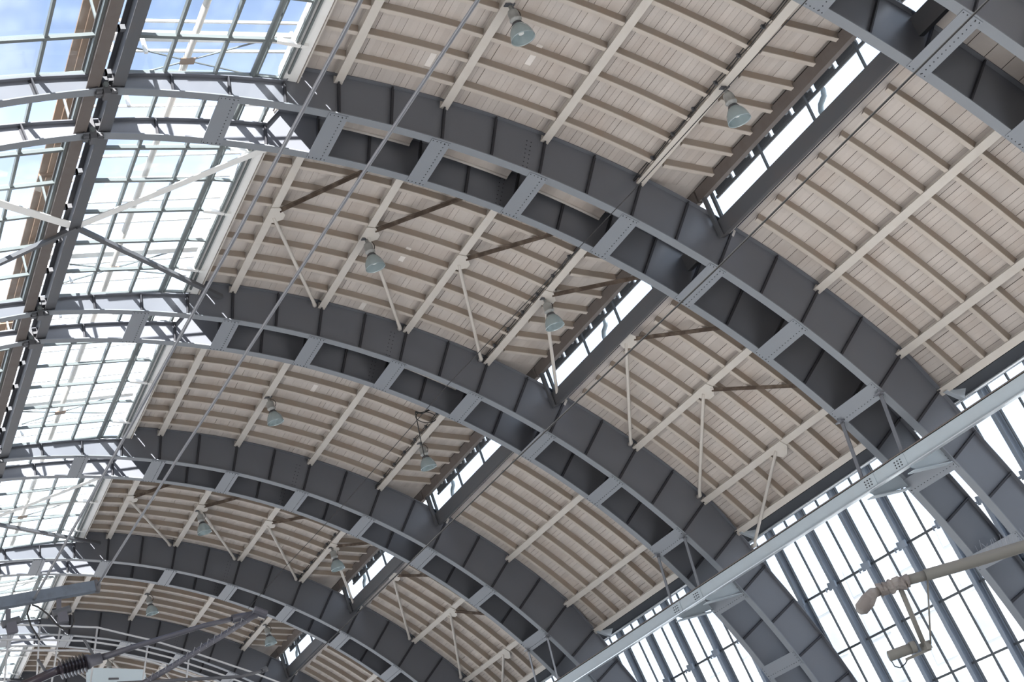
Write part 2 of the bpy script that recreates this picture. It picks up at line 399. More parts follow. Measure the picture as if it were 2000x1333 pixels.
structure(MB().box(-18.4, 18.2, -32.4, -32, 0, 18.5).build('added_wall_rear', M['plain']), 'added unseen wall behind the viewer, holding back light')  # added out of view to cut the light from the rear end
# ------------------------------------------------------------------ purlins
def purlin_poly(t):
    c = P(t, r_pb(t), 0); u = Vector((math.cos(R_(t)), -math.sin(R_(t)))); n = Vector((math.sin(R_(t)), math.cos(R_(t))))
    pts = [(-.082, 0), (.082, 0), (.082, .02), (.012, .02), (.012, .178), (.082, .178), (.082, .198), (-.082, .198), (-.082, .178), (-.012, .178), (-.012, .02), (-.082, .02)]
    return [(c.x + u.x * a + n.x * h, c.z + u.y * a + n.y * h) for a, h in pts]
PT = [t for t in PUR if abs(t - BK[5]) > 0.1] + [60.1]
PT_ALL = sorted(PUR + [60.1])
for b in range(0, 6):
    y0, y1 = bay_y(b); L = y1 - y0
    for t in PT_ALL:
        k_ = PT_ALL.index(t)
        lab = 'beige steel purlin, %s down from the ridge glazing, %s' % (ORD[k_], BAY[b].replace(' full', ''))
        if k_ == 4: lab = 'narrow beige purlin along the foot of the clerestory %s' % BAY[b]
        if k_ == 7: lab = 'lowest beige purlin, above the dark gutter, %s' % BAY[b]
        p = thing('purlin', lab, 'beam', (0, y0, 0), 'roof purlins')
        if k_ == 4:
            c = P(43.25, r_pb(43.3) - 0.02, 0); me = MB().box(c.x - 0.03, c.x + 0.02, 0.012, L - 0.012, c.z, c.z + 0.05)
        else:
            me = MB().prism(purlin_poly(t), 0.012, L - 0.012)
        me.build('profile', M['purlin'], p)
        for (ya, yb) in ((0.012, 0.03), (L - 0.03, L - 0.012)):
            c = P(t, r_pb(t), 0); ob('end_plate', MB().box(-0.085, 0.085, ya, yb, 0.0, 0.19).mesh('end_plate', M['purlin']), p, c, (0, R_(t), 0))
    # loose cables clipped along the fourth purlin
    pts = []
    cr_ = thing('cable_run', 'black cables clipped along the fourth purlin %s' % BAY[b].replace(' full', ''), 'cable', (0, y0, 0), 'cables on the purlins')
    for q in range(2):
        pts = [P(BK[4] - 0.36 - 0.11 * q + random.uniform(-.05, .05), r_pb(BK[4]) + 0.02 + 0.035 * q + random.uniform(-.02, .02), L * i / 22) for i in range(23)]
        MB().tube(pts, 0.011, 5).build('cable', M['cable'], cr_)
    for i in range(1, 8):
        c = P(BK[4] - 0.42, r_pb(BK[4]) + 0.03, L * i / 8); MB().box(c.x - 0.03, c.x + 0.04, c.y - 0.02, c.y + 0.02, c.z - 0.02, c.z + 0.06).build('clip', M['dark'], cr_)

def L9(j, y0, y1): return (y1 - y0) * j / 9
# ------------------------------------------------------------------ clerestory strip below the upper roof
for b in range(-1, 6):
    y0, y1 = bay_y(b); ya = y0 - (2 * HW if b > -1 else 0) + 0.02; yb = y1
    Wn = ob('window_%d' % (b + 2), None); structure(Wn, 'clerestory strip window between upper and lower roof ' + BAY[b])
    MB().box(11.66, 11.80, y0 + 0.02, y1 - 0.02, 13.64, 13.90).build('head_beam', M['brown'], Wn)
    MB().box(11.80, 11.92, y0 + 0.02, y1 - 0.02, 12.74, 13.06).build('sill_beam', M['dark'], Wn)
    MB().box(11.80, 11.98, y0 + 0.02, y1 - 0.02, 13.06, 13.08).build('sill_flange', M['dark'], Wn)
    yy = [y0 + 0.02, y0 + 1.32, y0 + 2.94, y0 + 4.56, y1 - 0.28, y1 - 0.02]
    for i, y in enumerate(yy):
        wd = 0.03 if 0 < i < 4 else 0.07
        MB().box(11.80, 11.86, y - wd / 2 + (wd / 2 if i == 0 else 0), y + wd / 2, 13.07, 13.9).build('mullion', M['thin'], Wn)
    for i in range(len(yy) - 1):
        MB().box(11.845, 11.851, yy[i] + 0.02, yy[i + 1] - 0.02, 13.07, 13.9).build('pane', M['g_side'], Wn)
    # dark raking strut beside the arch
    MB().bar((11.70, y1 - 0.16, 13.85), (11.74, y1 - 0.13, 12.70), 0.09, 0.07, (1, 0, 0)).build('strut', M['dark'], Wn)
    if b >= 0:
        MB().box(11.80, 11.92, ya + 0.013, y0 - 0.013, 12.74, 13.12).build('sill_beam', M['dark'], Wn)
        MB().box(11.66, 11.80, ya + 0.013, y0 - 0.013, 13.64, 13.90).build('head_beam', M['brown'], Wn)
        MB().box(11.845, 11.851, ya + 0.06, y0 - 0.06, 13.12, 13.52).build('pane', M['g_side'], Wn)
    MB().box(12.16, 12.20, y0, y1, 13.68, 13.74).build('fascia', M['pale2'], Wn)
    for j in range(9):
        MB().box(12.16, 12.20, y0 + L9(j, y0, y1) + 0.06, y0 + L9(j + 1, y0, y1) - 0.06, 13.75, 13.95).build('fascia', M['pale2'], Wn)
    yd = y0 + (2.85 if b <= 0 else 4.1 if b == 1 else 5.9)
    d_ = MB().tube([(12.3, yd, 13.95), (12.3, yd, 13.72), (12.3, yd + .05, 13.6), (12.3, yd + .22, 13.52), (12.3, yd + .28, 13.42), (12.3, yd + .28, 13.0)], 0.055, 10).build('drain_pipe', M['pale'], smooth=True)
    tag(d_, 'grey S-bent drain pipe outside the clerestory ' + BAY[b], 'pipe', 'roof drain pipes')

# ------------------------------------------------------------------ ridge glazing
def r_gl(t): return 18.36 + (t - 3.9) * 0.0245
GC = [3.9, 6.55, 9.45, 11.65, 13.3]                           # longitudinal bars
for b in range(-1, 6):
    y0, y1 = bay_y(b); ya = y0 - (2 * HW if b > -1 else 0); L = y1 - y0
    yb_ = [y0 + 0.05] + [y0 + L * f_ for f_ in (0.137, 0.305, 0.475, 0.655, 0.83)] + [y1 - 0.06]
    for hx in (1, -1):
        Wn = ob('window_%d' % (10 + 2 * (b + 1) + (0 if hx == 1 else 1)), None, scale=(hx, 1, 1))
        structure(Wn, ('right' if hx == 1 else 'left') + ' ridge glazing ' + BAY[b])
        for i, t in enumerate(GC):
            p = P(t, r_gl(t), 0)
            if i == 3:
                MB().tube([(p.x, ya + 0.05, p.z), (p.x, y1 - 0.02, p.z)], 0.055, 10).build('eaves_rail', M['bars'], Wn, smooth=True)
                MB().box(p.x + 0.07, p.x + 0.10, ya + 0.05, y1 - 0.02, p.z - 0.03, p.z + 0.05).build('glazing_bar', M['bars'], Wn)
            else:
                MB().box(p.x - 0.028, p.x + 0.028, ya + 0.05, y1 - 0.02, p.z - 0.05, p.z + 0.035).build('glazing_bar', M['bars'], Wn)
        for y in yb_:
            a = P(GC[0], r_gl(GC[0]) + 0.01, y); c = P(GC[3], r_gl(GC[3]) + 0.01, y); d = P(GC[4], r_gl(GC[4]), y)
            MB().bar(a, c, 0.05, 0.07).build('cross_bar', M['bars'], Wn)
            if y < y1 - 0.1: MB().bar(a + Vector((0, 0.075, 0.02)), c + Vector((0, 0.075, 0.02)), 0.03, 0.05).build('cross_bar', M['bars'], Wn)
            MB().bar(c, d, 0.05, 0.06).build('cross_bar', M['bars'], Wn)
        for i in range(4):
            for j in range(len(yb_) - 1):
                a = P(GC[i], r_gl(GC[i]) + 0.03, yb_[j] + 0.03); c = P(GC[i + 1], r_gl(GC[i + 1]) + 0.03, yb_[j + 1] - 0.03)
                MB().hexa([(a.x, a.y, a.z), (c.x, a.y, c.z), (c.x, c.y, c.z), (a.x, c.y, a.z), (a.x, a.y, a.z + .008), (c.x, a.y, c.z + .008), (c.x, c.y, c.z + .008), (a.x, c.y, a.z + .008)]).build('pane', M['g_top'], Wn)
        # white kerb between glass and boards
        k0 = P(13.25, 18.50, 0); k1 = P(14.25, 18.62, 0)
        MB().prism([(k0.x, k0.z + 0.08), (k1.x, k1.z - 0.05), (k1.x + 0.02, k1.z + 0.32), (k0.x + 0.1, k0.z + 0.36)], y0 + 0.03, y1 - 0.03).build('kerb', M['white'], Wn)
        MB().box(k0.x + 0.10, k0.x + 0.14, y0 + 0.3, y1 - 0.3, k0.z - 0.02, k0.z + 0.02).build('kerb_bead', M['bars'], Wn)
        for y in yb_[1:-1:2]:
            a = P(12.2, r_gl(12.2), y); c = P(14.0, 18.55, y)
            MB().bar(a, c, 0.09, 0.09).build('kerb_bracket', M['white'], Wn)
        e_ = MB().box(k1.x + 0.02, k1.x + 0.05, y0 + 0.02, y1 - 0.02, k1.z - 0.06, k1.z + 0.3).build('edge_board', M['purlin'], Wn)
    for (x0, x1, side, ma) in ((0.11, 0.34, 'right', 'dark'), (-0.34, -0.11, 'left', 'brown')):
        rb = thing('ridge_beam', '%s dark ridge beam of the pair %s' % (side, BAY[b]), 'beam', (0, ya, 0), 'ridge beams')
        MB().box(x0 + 0.09, x1 - 0.09, 0.05, y1 - ya - 0.03, 17.0, 17.36).build('web', M[ma], rb)
        MB().box(x0, x1, 0.05, y1 - ya - 0.03, 16.98, 17.0).build('bottom_flange', M[ma], rb)
        MB().box(x0, x1, 0.05, y1 - ya - 0.03, 17.36, 17.38).build('top_flange', M[ma], rb)
        for j in range(7):
            y = 0.3 + (y1 - ya - 0.6) * j / 6
            MB().box(-0.11 if x0 > 0 else -0.02, 0.11 if x0 > 0 else 0.02, y, y + 0.08, 17.1, 17.2).build('spacer', M['dark'], rb)
    # outer frame standing above the glass
    F = thing('lantern_frame', 'pale pipe frame above the ridge glazing ' + BAY[b], 'frame', (0, ya, 0), 'outer frames above the ridge')
    LL = y1 - ya
    MB().tube([(2.35, 0, 18.85), (2.35, LL, 18.85)], 0.07, 10).build('long_pipe', M['wood'] if False else M['purlin'], F, smooth=True)
    MB().bar((0.7, 1.0, 18.95), (4.4, 1.0, 18.80), 0.22, 0.10).build('main_rail', M['white'], F)
    for j in range(9):
        y = 0.3 + LL * (j + 0.3) / 9
        MB().bar((0.7, y, 18.96), (4.4, y, 18.84), 0.05, 0.05).build('cross_rod', M['white'], F)
    nd = MB().box(2.2, 2.5, 1.55, 1.75, 18.78, 18.80).build('node_plate', M['wood'], F)
    for dx, dy in ((-1.3, -0.5), (1.4, -0.6), (-1.3, 0.55), (1.4, 0.5)):
        MB().tube([(2.35, 1.65, 18.8), (2.35 + dx, 1.65 + dy, 18.8)], 0.02, 6).build('brace_rod', M['bars'], F)
    for px in (0.7, 4.4):
        for py in (1.0, LL - 0.6):
            MB().bar((px, py, 17.3 if px < 1 else 17.25), (px, py, 18.95), 0.06, 0.06).build('stanchion', M['white'], F)
WK = thing('roof_walkway', 'brown planked maintenance walkway above the ridge glazing', 'walkway', (0, 8, 18.3))
for j in range(3):
    for i in range(7):
        MB().box(-0.22 + j * 0.17, -0.22 + j * 0.17 + 0.155, i * 8.1, i * 8.1 + 8.05, 0, 0.035).build('plank', M['wood'], WK)
for i in range(20):
    MB().box(-0.24, 0.30, i * 2.9 + 0.4, i * 2.9 + 0.47, -0.06, 0).build('cross_batten', M['wood'], WK)
    MB().box(-0.23, -0.19, i * 2.9 + 0.4, i * 2.9 + 0.44, -0.92, -0.06).build('post', M['bars'], WK)

# ------------------------------------------------------------------ roof bracing in every second bay
for b in (1, 3, 5):
    y0, y1 = bay_y(b); ym = (y0 + y1) / 2 - 0.1
    for k_ in range(0, 8):
        if k_ == 0: g0 = Vector((0.25, ym, 17.0)); t1 = BK[1]
        else: g0 = P(BK[k_], r_pb(BK[k_]) - 0.01, ym); t1 = BK[k_ + 1] if k_ < 7 else 62.2
        place = 'ridge beam' if k_ == 0 else ORD[k_ - 1] + ' purlin'
        Bt = thing('wind_brace', 'V-shaped roof brace reaching out from the %s %s' % (place, BAY[b].replace(' full', '')), 'brace', g0, 'roof wind braces')
        e1 = P(t1 - 0.5, r_pb(t1) - 0.02, y0 + 0.1) - g0; e2 = P(t1 - 0.5, r_pb(t1) - 0.02, y1 - 0.1) - g0
        if k_ == 0:
            e1 = P(16.0, 18.55, y0 + 0.1) - g0; e2 = P(16.0, 18.55, y1 - 0.1) - g0
            MB().bar((0, 0, 0), e1, 0.20, 0.02).build('flat_strut', M['white'], Bt); MB().bar((0, 0, -0.02), e2, 0.10, 0.09).build('angle_strut', M['dark'], Bt)  # same painted steel: sunlit strut coloured white, shaded strut dark
            o = MB().bar((0, 0, 0), (-e1.x - 0.5, e1.y, e1.z), 0.20, 0.02).build('flat_strut', M['white'], Bt); o = MB().bar((0, 0, -0.02), (-e2.x - 0.5, e2.y, e2.z), 0.10, 0.09).build('angle_strut', M['dark'], Bt)  # mirrored pair, sun and shade in the colours again
            continue
        if k_ < 7 and k_ != 7:
            md = MB().bar(e1 * 0.06, e1, 0.012, 0.09); md.bar(e1 * 0.06 + Vector((0, 0, 0.04)), e1 + Vector((0, 0, 0.04)), 0.10, 0.012)
            md.build('angle_strut', M['darkbrace'], Bt)
        a = e2 * 0.12; z = e2 * 0.93
        if k_ == 7: a = e2 * 0.08
        MB().tube([e2 * 0.03, a, z, e2 * 0.955 + Vector((0, 0, -0.05)), e2 * 0.99 + Vector((0, 0.03, 0.02))], [0.035, 0.042, 0.042, 0.05, 0.06], 10).build('tube_strut', M['purlin'], Bt, smooth=True)
        t = BK[k_]; u = Vector((math.cos(R_(t)), 0, -math.sin(R_(t)))); n = Vector((math.sin(R_(t)), 0, math.cos(R_(t))))
        gp = MB(); o2 = [(-0.09, -0.24), (0.10, -0.30), (0.27, -0.08), (0.27, 0.10), (0.10, 0.30), (-0.09, 0.24)]
        lo = [u * a_ + Vector((0, b_, 0)) - n * 0.012 for a_, b_ in o2]; hi = [u * a_ + Vector((0, b_, 0)) for a_, b_ in o2]
        N = len(o2); gp.add(lo + hi, [tuple(reversed(range(N))), tuple(range(N, 2 * N))] + [(i, (i + 1) % N, N + (i + 1) % N, N + i) for i in range(N)])
        gp.build('gusset_plate', M['purlin'], Bt)

# ------------------------------------------------------------------ lamps
def lamp_proto():
    d = {}
    h = MB(); h.lathe([(0.0, -0.02), (0.035, -0.02), (0.035, -0.10), (0.085, -0.13), (0.10, -0.17), (0.10, -0.30), (0.115, -0.31), (0.115, -0.34), (0.085, -0.36), (0.07, -0.40), (0.0, -0.40)], 18)
    d['housing'] = h.mesh('housing', M['lamp'], True)
    k = MB(); k.lathe([(0.065, -0.385), (0.09, -0.40), (0.115, -0.45), (0.115, -0.452)], 18); k.lathe([(0.118, -0.455), (0.09, -0.395), (0.06, -0.38)], 18)
    d['collar'] = k.mesh('collar', M['dark'], True)
    g = MB(); pr = [(0.11, -0.45), (0.15, -0.50), (0.19, -0.57), (0.215, -0.65), (0.225, -0.72), (0.228, -0.745)]
    g.lathe(pr + [(r - 0.006, z) for r, z in reversed(pr)], 24)
    d['bell'] = g.mesh('bell', M['g_lamp'], True)
    bb = MB(); bb.lathe([(0.03, -0.44), (0.045, -0.5), (0.06, -0.57), (0.05, -0.64), (0.0, -0.66)], 14)
    d['bulb'] = bb.mesh('bulb', M['white'], True)
    hk = MB(); hk.tube([(0, 0, -0.03), (0, 0, 0.03), (0.02, 0.0, 0.06), (-0.05, 0.02, 0.10)], 0.012, 6)
    hk.box(-0.10, 0.10, -0.05, 0.05, 0.0, 0.02)
    d['hook'] = hk.mesh('hook', M['dark'])
    lp = [(0.02 + 0.15 * math.sin(a), 0.03, -0.16 + 0.14 * math.cos(a)) for a in [i * math.pi / 10 for i in range(11)]]
    d['lead'] = MB().tube(lp, 0.009, 6).mesh('lead', M['cable'], True)
    return d
LD = lamp_proto()
for b in range(0, 6):
    y0, y1 = bay_y(b); ym = (y0 + y1) / 2
    for k_, dy in ((2, 0.1), (4, -0.05)):
        p = P(BK[k_] + 0.1, r_pb(BK[k_]) - 0.02, ym + dy); kk = ORD[k_ - 1]
        Lm = thing('bell_lamp', 'glass bell lamp hanging from the %s purlin %s' % (kk, BAY[b]), 'lamp', p, 'bell lamps under the vault')
        for n_, me in LD.items(): ob(n_, me, Lm)
# junction coil at a lamp in the third bay
p = P(BK[4] - 1.1, r_pb(BK[4]) - 0.1, 32.6)
Jc = thing('cable_coil', 'tangle of black wire looped beside the lamp %s' % BAY[2], 'cable', p)
MB().tube([(0.28 * math.cos(a), 0.2 * math.sin(a) * 0.7, 0.22 * math.sin(a)) for a in [i * 0.35 for i in range(17)]], 0.012, 6).build('loop', M['cable'], Jc)
MB().tube([(-0.25, 0, 0.2), (-0.05, 0.05, 0.15), (0.25, 0.0, 0.22)], 0.025, 6).build('strap', M['cable'], Jc)
MB().tube([(-0.25, 0, 0.2), (-0.2, 0.2, -0.1), (-0.05, 0.6, -0.35), (0.2, 1.2, -0.7)], 0.014, 6).build('lead', M['cable'], Jc)

# ------------------------------------------------------------------ longitudinal beam on the right, hangers, gutter
BX = 13.91
LB = thing('longitudinal_beam', 'long pale grey steel channel beam running above the window wall', 'beam', (BX, 0, 0))
MB().box(0, 0.02, 4, 66, 7.16, 7.46).build('web', M['beam'], LB)
MB().box(0, 0.13, 4, 66, 7.44, 7.462).build('top_flange', M['beam'], LB)
MB().box(-0.035, 0.13, 4, 66, 7.145, 7.165).build('bottom_flange', M['alu'], LB)
MB().box(-0.012, 0.0, 4, 66, 7.455, 7.48).build('rusty_lip', M['brown'], LB)
for yc in YC:
    for s in (-1, 1):
        y = yc + s * HW + (0.15 if s < 0 else -0.2)
        sp = MB().box(-0.014, 0, y - 0.2, y + 0.2, 7.18, 7.44).build('splice_plate', M['beam'], LB)
        bo = MB()
        for a in (-0.06, 0.03, 0.12):
            for z in (7.24, 7.30, 7.36): bo.box(-0.03, -0.014, y + a - 0.012, y + a + 0.012, z - 0.012, z + 0.012)
        bo.build('bolts', M['stiff'], sp)['kind'] = 'stuff'
for i, yc in enumerate(YC):
    for s in (-1, 1):
        top = P(56.9, RI - 0.03, yc + s * HW)
        H = thing('hanger', '%s flat hanger bar tying the %s to the long beam' % ('near' if s < 0 else 'far', ARCH[i]), 'bar', top, 'hangers of the long beam')
        q = Vector((BX + 0.03, yc + s * HW, 7.42)) - top
        MB().bar((0, 0, 0), q, 0.10, 0.018, (1, 0, 0)).build('bar', M['steel'], H)
        MB().box(-0.10, 0.10, -0.10, 0.10, -0.03, 0.0).build('foot_plate', M['steel'], H)
        MB().tube([(0, -0.04, -0.06), (0, 0.04, -0.06)], 0.03, 8).build('pin', M['dark'], H)
        c = P(61.6, RI - 0.04, yc + s * HW)
        Bk = thing('beam_bracket', '%s pale bracket carrying the long beam at the %s' % ('near' if s < 0 else 'far', ARCH[i]), 'bracket', (BX, yc + s * HW, 0), 'brackets of the long beam')
        MB().prism([(0.02, 7.17), (0.02, 7.40), (c.x - BX + 0.02, 7.62), (c.x - BX + 0.26, 7.10), (0.25, 7.02)], -0.012, 0.012).build('side_plate', M['beam'], Bk)
        MB().box(0.02, c.x - BX + 0.2, -0.10, 0.10, 7.02, 7.04).build('shelf_plate', M['beam'], Bk)
G = thing('gutter', 'dark zinc box gutter running under the lowest purlins', 'gutter', (0, 0, 0))
MB().prism([(15.80, 8.48), (16.80, 8.44), (16.80, 8.95), (15.98, 8.72)], 5, 64).build('trough', M['gutter'], G)
MB().tube([(16.55, 5, 8.42), (16.55, 64, 8.42)], 0.04, 8).build('edge_roll', M['alu'], G, smooth=True)
MB().box(16.68, 17.3, 5, 64, 8.80, 8.95).build('eaves_board', M['purlin'], G)
for i, yc in enumerate(YC):
    MB().prism([(15.62, 8.5), (16.2, 8.5), (16.0, 8.25)], yc - HW - 0.25, yc - HW - 0.13).build('stop_end', M['alu'], G)

# ------------------------------------------------------------------ right window wall
LEAN = math.tan(R_(5.5))
def wx(z): return 17.42 - LEAN * (z - 6.5)
MSP = 1.435; MY0 = 25.72
TZ = [0.45, 1.97, 3.49, 5.01, 6.53, 8.05]
def panel(y0, y1, z0, z1, dx, th):
    return [(wx(z0) + dx, y0, z0), (wx(z0) + dx + th, y0, z0), (wx(z0) + dx + th, y1, z0), (wx(z0) + dx, y1, z0),
            (wx(z1) + dx, y0, z1), (wx(z1) + dx + th, y0, z1), (wx(z1) + dx + th, y1, z1), (wx(z1) + dx, y1, z1)]
def local(b_): return b_
ks = range(-9, 27)
me_mul = MB().hexa(panel(-0.06, 0.06, 0.3, 8.75, -0.17, 0.015)).hexa(panel(-0.012, 0.012, 0.3, 8.75, -0.155, 0.155)).hexa(panel(-0.06, 0.06, 0.3, 8.75, 0.0, 0.015)).mesh('mullion', M['mull'])
me_thin = MB().hexa(panel(-0.017, 0.017, 0.3, 8.75, -0.03, 0.05)).mesh('glazing_bar', M['thin'])
me_sidebar = MB().hexa(panel(0.085, 0.11, 0.3, 8.75, -0.05, 0.07)).mesh('glazing_bar', M['thin'])
me_pane = [MB().hexa(panel(0.03, MSP / 2 - 0.02, z0 + 0.02, z1 - 0.02, 0.01, 0.006)).mesh('pane', M['g_side']) for z0, z1 in zip(TZ, TZ[1:] + [8.7])]
me_trans = [MB().box(wx(z) - 0.03, wx(z) + 0.03, 0, MSP, z - 0.026, z + 0.026).mesh('transom', M['thin']) for z in TZ]
br = MB().box(wx(6.5) - 0.21, wx(6.5) - 0.16, -0.15, 0.10, 6.44, 6.60); br.box(wx(6.5) - 0.22, wx(6.5) - 0.15, 0.10, 0.14, 6.42, 6.62); br.tube([(wx(6.5) - 0.2, 0.13, 6.5), (wx(6.5) - 0.2, 0.26, 6.52), (wx(6.5) - 0.2, 0.27, 6.42)], 0.02, 6)
me_br = br.mesh('bracket', M['mull'])
wn = 0
for n0 in range(-9, 27, 6):
    y = MY0 + n0 * MSP; wn += 1
    Wn = ob('window_%d' % (29 + wn), None, None, (0, y, 0)); structure(Wn, 'tall steel-framed window wall panel, %s from the viewer' % ORD[wn - 1])
    for j in range(6):
        yy = j * MSP
        ob('mullion', me_mul, Wn, (0, yy, 0)); ob('glazing_bar', me_thin, Wn, (0, yy + MSP / 2, 0)); ob('glazing_bar', me_sidebar, Wn, (0, yy - 0.22, 0))
        ob('bracket', me_br, Wn, (0, yy, 0))
        for t_ in range(len(TZ)):
            ob('transom', me_trans[t_], Wn, (0, yy, 0))
            ob('pane', me_pane[t_], Wn, (0, yy, 0)); ob('pane', me_pane[t_], Wn, (0, yy + MSP / 2, 0))
wl = MB().box(17.6, 18.1, -32, 72, 0, 0.35).build('wall_right', M['floor']); structure(wl, 'low concrete wall under the window wall')
wl = MB().box(-18.4, -18.0, -32, 72, 0, 1.2).build('wall_left', M['floor']); structure(wl, 'low concrete wall on the far left side')

# ------------------------------------------------------------------ overhead wires
def wire(name, pts, r, lab, ma='rope', cat='cable'):
    o = MB().tube(pts, r, 8).build(name, M[ma], smooth=True); tag(o, lab, cat, 'overhead wires'); return o
wire('overhead_wire', [(-3.46, 1.0, 6.7), (-3.56, 6.447, 6.7), (-3.63, 8.67, 6.7), (-3.80, 12.62, 6.7), (-3.95, 15.85, 6.7), (-4.0, 16.6, 6.68)], 0.014, 'left one of two thick steel wires running down past the arches')
wire('overhead_wire', [(-2.55, 1.0, 6.7), (-2.77, 6.13, 6.7), (-2.90, 8.42, 6.7), (-3.12, 12.89, 6.7), (-3.27, 16.6, 6.7)], 0.013, 'right one of two thick steel wires, ending at the box beam')
wire('overhead_wire', [(1.72, 1.0, 6.7), (1.72, 6.32, 6.7), (1.725, 10.17, 6.7), (1.585, 14.97, 6.7), (1.44, 24.55, 6.7), (1.3, 40, 6.7)], 0.010, 'thin dark wire crossing the clerestory and all arches', 'cable')
wire('overhead_wire', [(0.1, 1.0, 6.7), (-0.22, 8.59, 6.7), (-0.49, 12.12, 6.7), (-0.57, 15.37, 6.7), (-0.70, 17.58, 6.7), (-0.95, 18.5, 6.55)], 0.004, 'very thin wire ending at the tip of the insulator arms', 'cable')

# ------------------------------------------------------------------ overhead line equipment, lower left
BB = thing('box_beam', 'dark blue-grey box beam at the left edge with clamps below', 'beam', (-3.3, 16.6, 6.7))
MB().bar((0, 0, 0), (-1.9, 0, 0.05), 0.10, 0.125).build('beam_body', M['boxblue'], BB)
MB().tube([(0.0, -0.0, -0.065), (0.03, 0, 0), (0.0, 0, 0.065)], 0.05, 10).build('end_cap', M['dark'], BB, smooth=True)
for dx in (-0.42, -0.98):
    c = MB().bar((dx, 0, -0.06), (dx - 0.03, 0, -0.20), 0.05, 0.05).build('clamp', M['tube'], BB)
    MB().tube([(dx - 0.10, 0, -0.22), (dx + 0.10, 0, -0.20)], 0.045, 8).build('grip', M['dark'], c)
    MB().box(dx - 0.06, dx + 0.05, -0.04, 0.04, -0.34, -0.22).build('shackle', M['tube'], c)
for pts in ([(-0.72, 0, -0.06), (-0.66, 0, -0.1), (-0.58, 0, -0.2), (-0.52, 0, -0.33), (-0.44, 0, -0.42), (-0.36, 0, -0.42), (-0.31, 0, -0.36), (-0.30, 0, -0.25)],
            [(-0.74, 0, -0.06), (-0.79, 0, -0.15), (-0.78, 0, -0.3), (-0.72, 0, -0.48)]):
    MB().tube(pts, 0.010, 6).build('jumper', M['cable'], BB)
IA = thing('insulator_arm', 'dark cantilever arm with ribbed insulator at bottom left', 'insulator', (-3.86, 18.5, 6.24))
o0 = Vector((-3.86, 18.5, 6.24))
def L_(x, z, y=18.5): return Vector((x, y, z)) - o0
MB().tube([L_(-4.2, 6.17), L_(-3.57, 6.30), L_(-3.50, 6.305)], 0.055, 12).build('socket', M['insul'], IA, smooth=True)
pf = []; a = L_(-3.50, 6.305); z = L_(-3.16, 6.325)
pts = []; rs = []
for i in range(33):
    f = i / 32; pts.append(a.lerp(z, f)); rs.append(0.125 if i % 4 == 2 else 0.062)
MB().tube(pts, rs, 16).build('ribbed_insulator', M['insul'], IA)
MB().tube([L_(-3.17, 6.325), L_(-3.12, 6.33), L_(-3.10, 6.33), L_(-2.97, 6.34)], [0.095, 0.095, 0.075, 0.07], 12).build('collar', M['tube'], IA, smooth=True)
MB().tube([L_(-2.98, 6.34), L_(-2.48, 6.39), L_(-1.58, 6.455), L_(-1.01, 6.46)], [0.045, 0.036, 0.034, 0.034], 10).build('tube', M['tube'], IA, smooth=True)
MB().tube([L_(-1.20, 6.46), L_(-0.86, 6.45)], 0.055, 10).build('joint', M['tube'], IA, smooth=True)
MB().bar(L_(-3.05, 6.38), L_(-3.12, 6.62), 0.03, 0.03).build('lug', M['dark'], IA)
MB().bar(L_(-3.66, 6.32), L_(-3.72, 6.50), 0.03, 0.03).build('lug', M['dark'], IA)
SA = thing('stay_tube', 'second grey tube slanting down left from the insulator arm tip', 'tube', (-0.9, 18.3, 6.4)); o0 = Vector((-0.9, 18.3, 6.4))
MB().tube([L_(-0.86, 6.42, 18.3), L_(-1.48, 6.21, 18.3), L_(-2.3, 5.94, 18.3), L_(-2.8, 5.79, 18.3)], 0.038, 10).build('tube', M['tube'], SA, smooth=True)
MB().tube([L_(-1.1 - 0.05 * i, 6.34 - 0.0165 * i + (0.055 if i % 2 else -0.02), 18.27) for i in range(30)], 0.007, 5).build('wrapped_wire', M['rope'], SA)
MB().tube([L_(-0.95, 6.46, 18.3), L_(-0.80, 6.36, 18.3)], 0.06, 10).build('clamp', M['tube'], SA)
LT = thing('lower_tube', 'thin dark tube low between stay tube and railing', 'tube', (-2.77, 18.3, 5.91)); o0 = Vector((-2.77, 18.3, 5.91))
MB().tube([L_(-2.9, 5.93, 18.3), L_(-1.36, 5.64, 18.3), L_(-1.04, 5.65, 18.3)], 0.022, 8).build('tube', M['dark'], LT, smooth=True)
MB().tube([L_(-1.06, 5.65, 18.3), L_(-0.99, 5.66, 18.3)], 0.035, 8).build('end_cap', M['dark'], LT, smooth=True)

RL = thing('gantry_railing', 'grey tubular railing bending down across the lower left corner', 'railing', (-3.46, 22, 7.0)); o0 = Vector((-3.46, 22, 7.0))
for pts in ([(-4.6, 8.33), (-3.46, 8.05), (-2.79, 7.88), (-2.1, 7.69), (-1.75, 7.51), (-1.33, 7.30), (-0.69, 6.92), (0.02, 6.47), (0.5, 6.14)],
            [(-4.6, 8.07), (-3.5, 7.82), (-2.98, 7.70), (-2.3, 7.52), (-1.73, 7.29), (-1.16, 6.99), (-0.46, 6.55), (0.0, 6.23)],
            [(-4.6, 7.89), (-3.54, 7.66), (-2.47, 7.41), (-1.9, 7.22), (-1.41, 6.97), (-0.86, 6.61), (-0.3, 6.22)]):
    MB().tube([L_(x, z, 22) for x, z in pts], 0.016, 8).build('rail', M['rail'], RL, smooth=True)
for (x0, z0, x1, z1) in ((-2.91, 7.91, -3.18, 6.9), (-2.10, 7.69, -2.38, 6.9), (-1.40, 7.33, -1.72, 6.5), (-3.33, 8.01, -3.65, 6.9), (-2.62, 7.84, -2.97, 6.9), (-0.83, 7.01, -1.1, 6.3)):
    MB().tube([L_(x0, z0, 22), L_(x1, z1, 22)], 0.014, 8).build('post', M['rail'], RL, smooth=True)
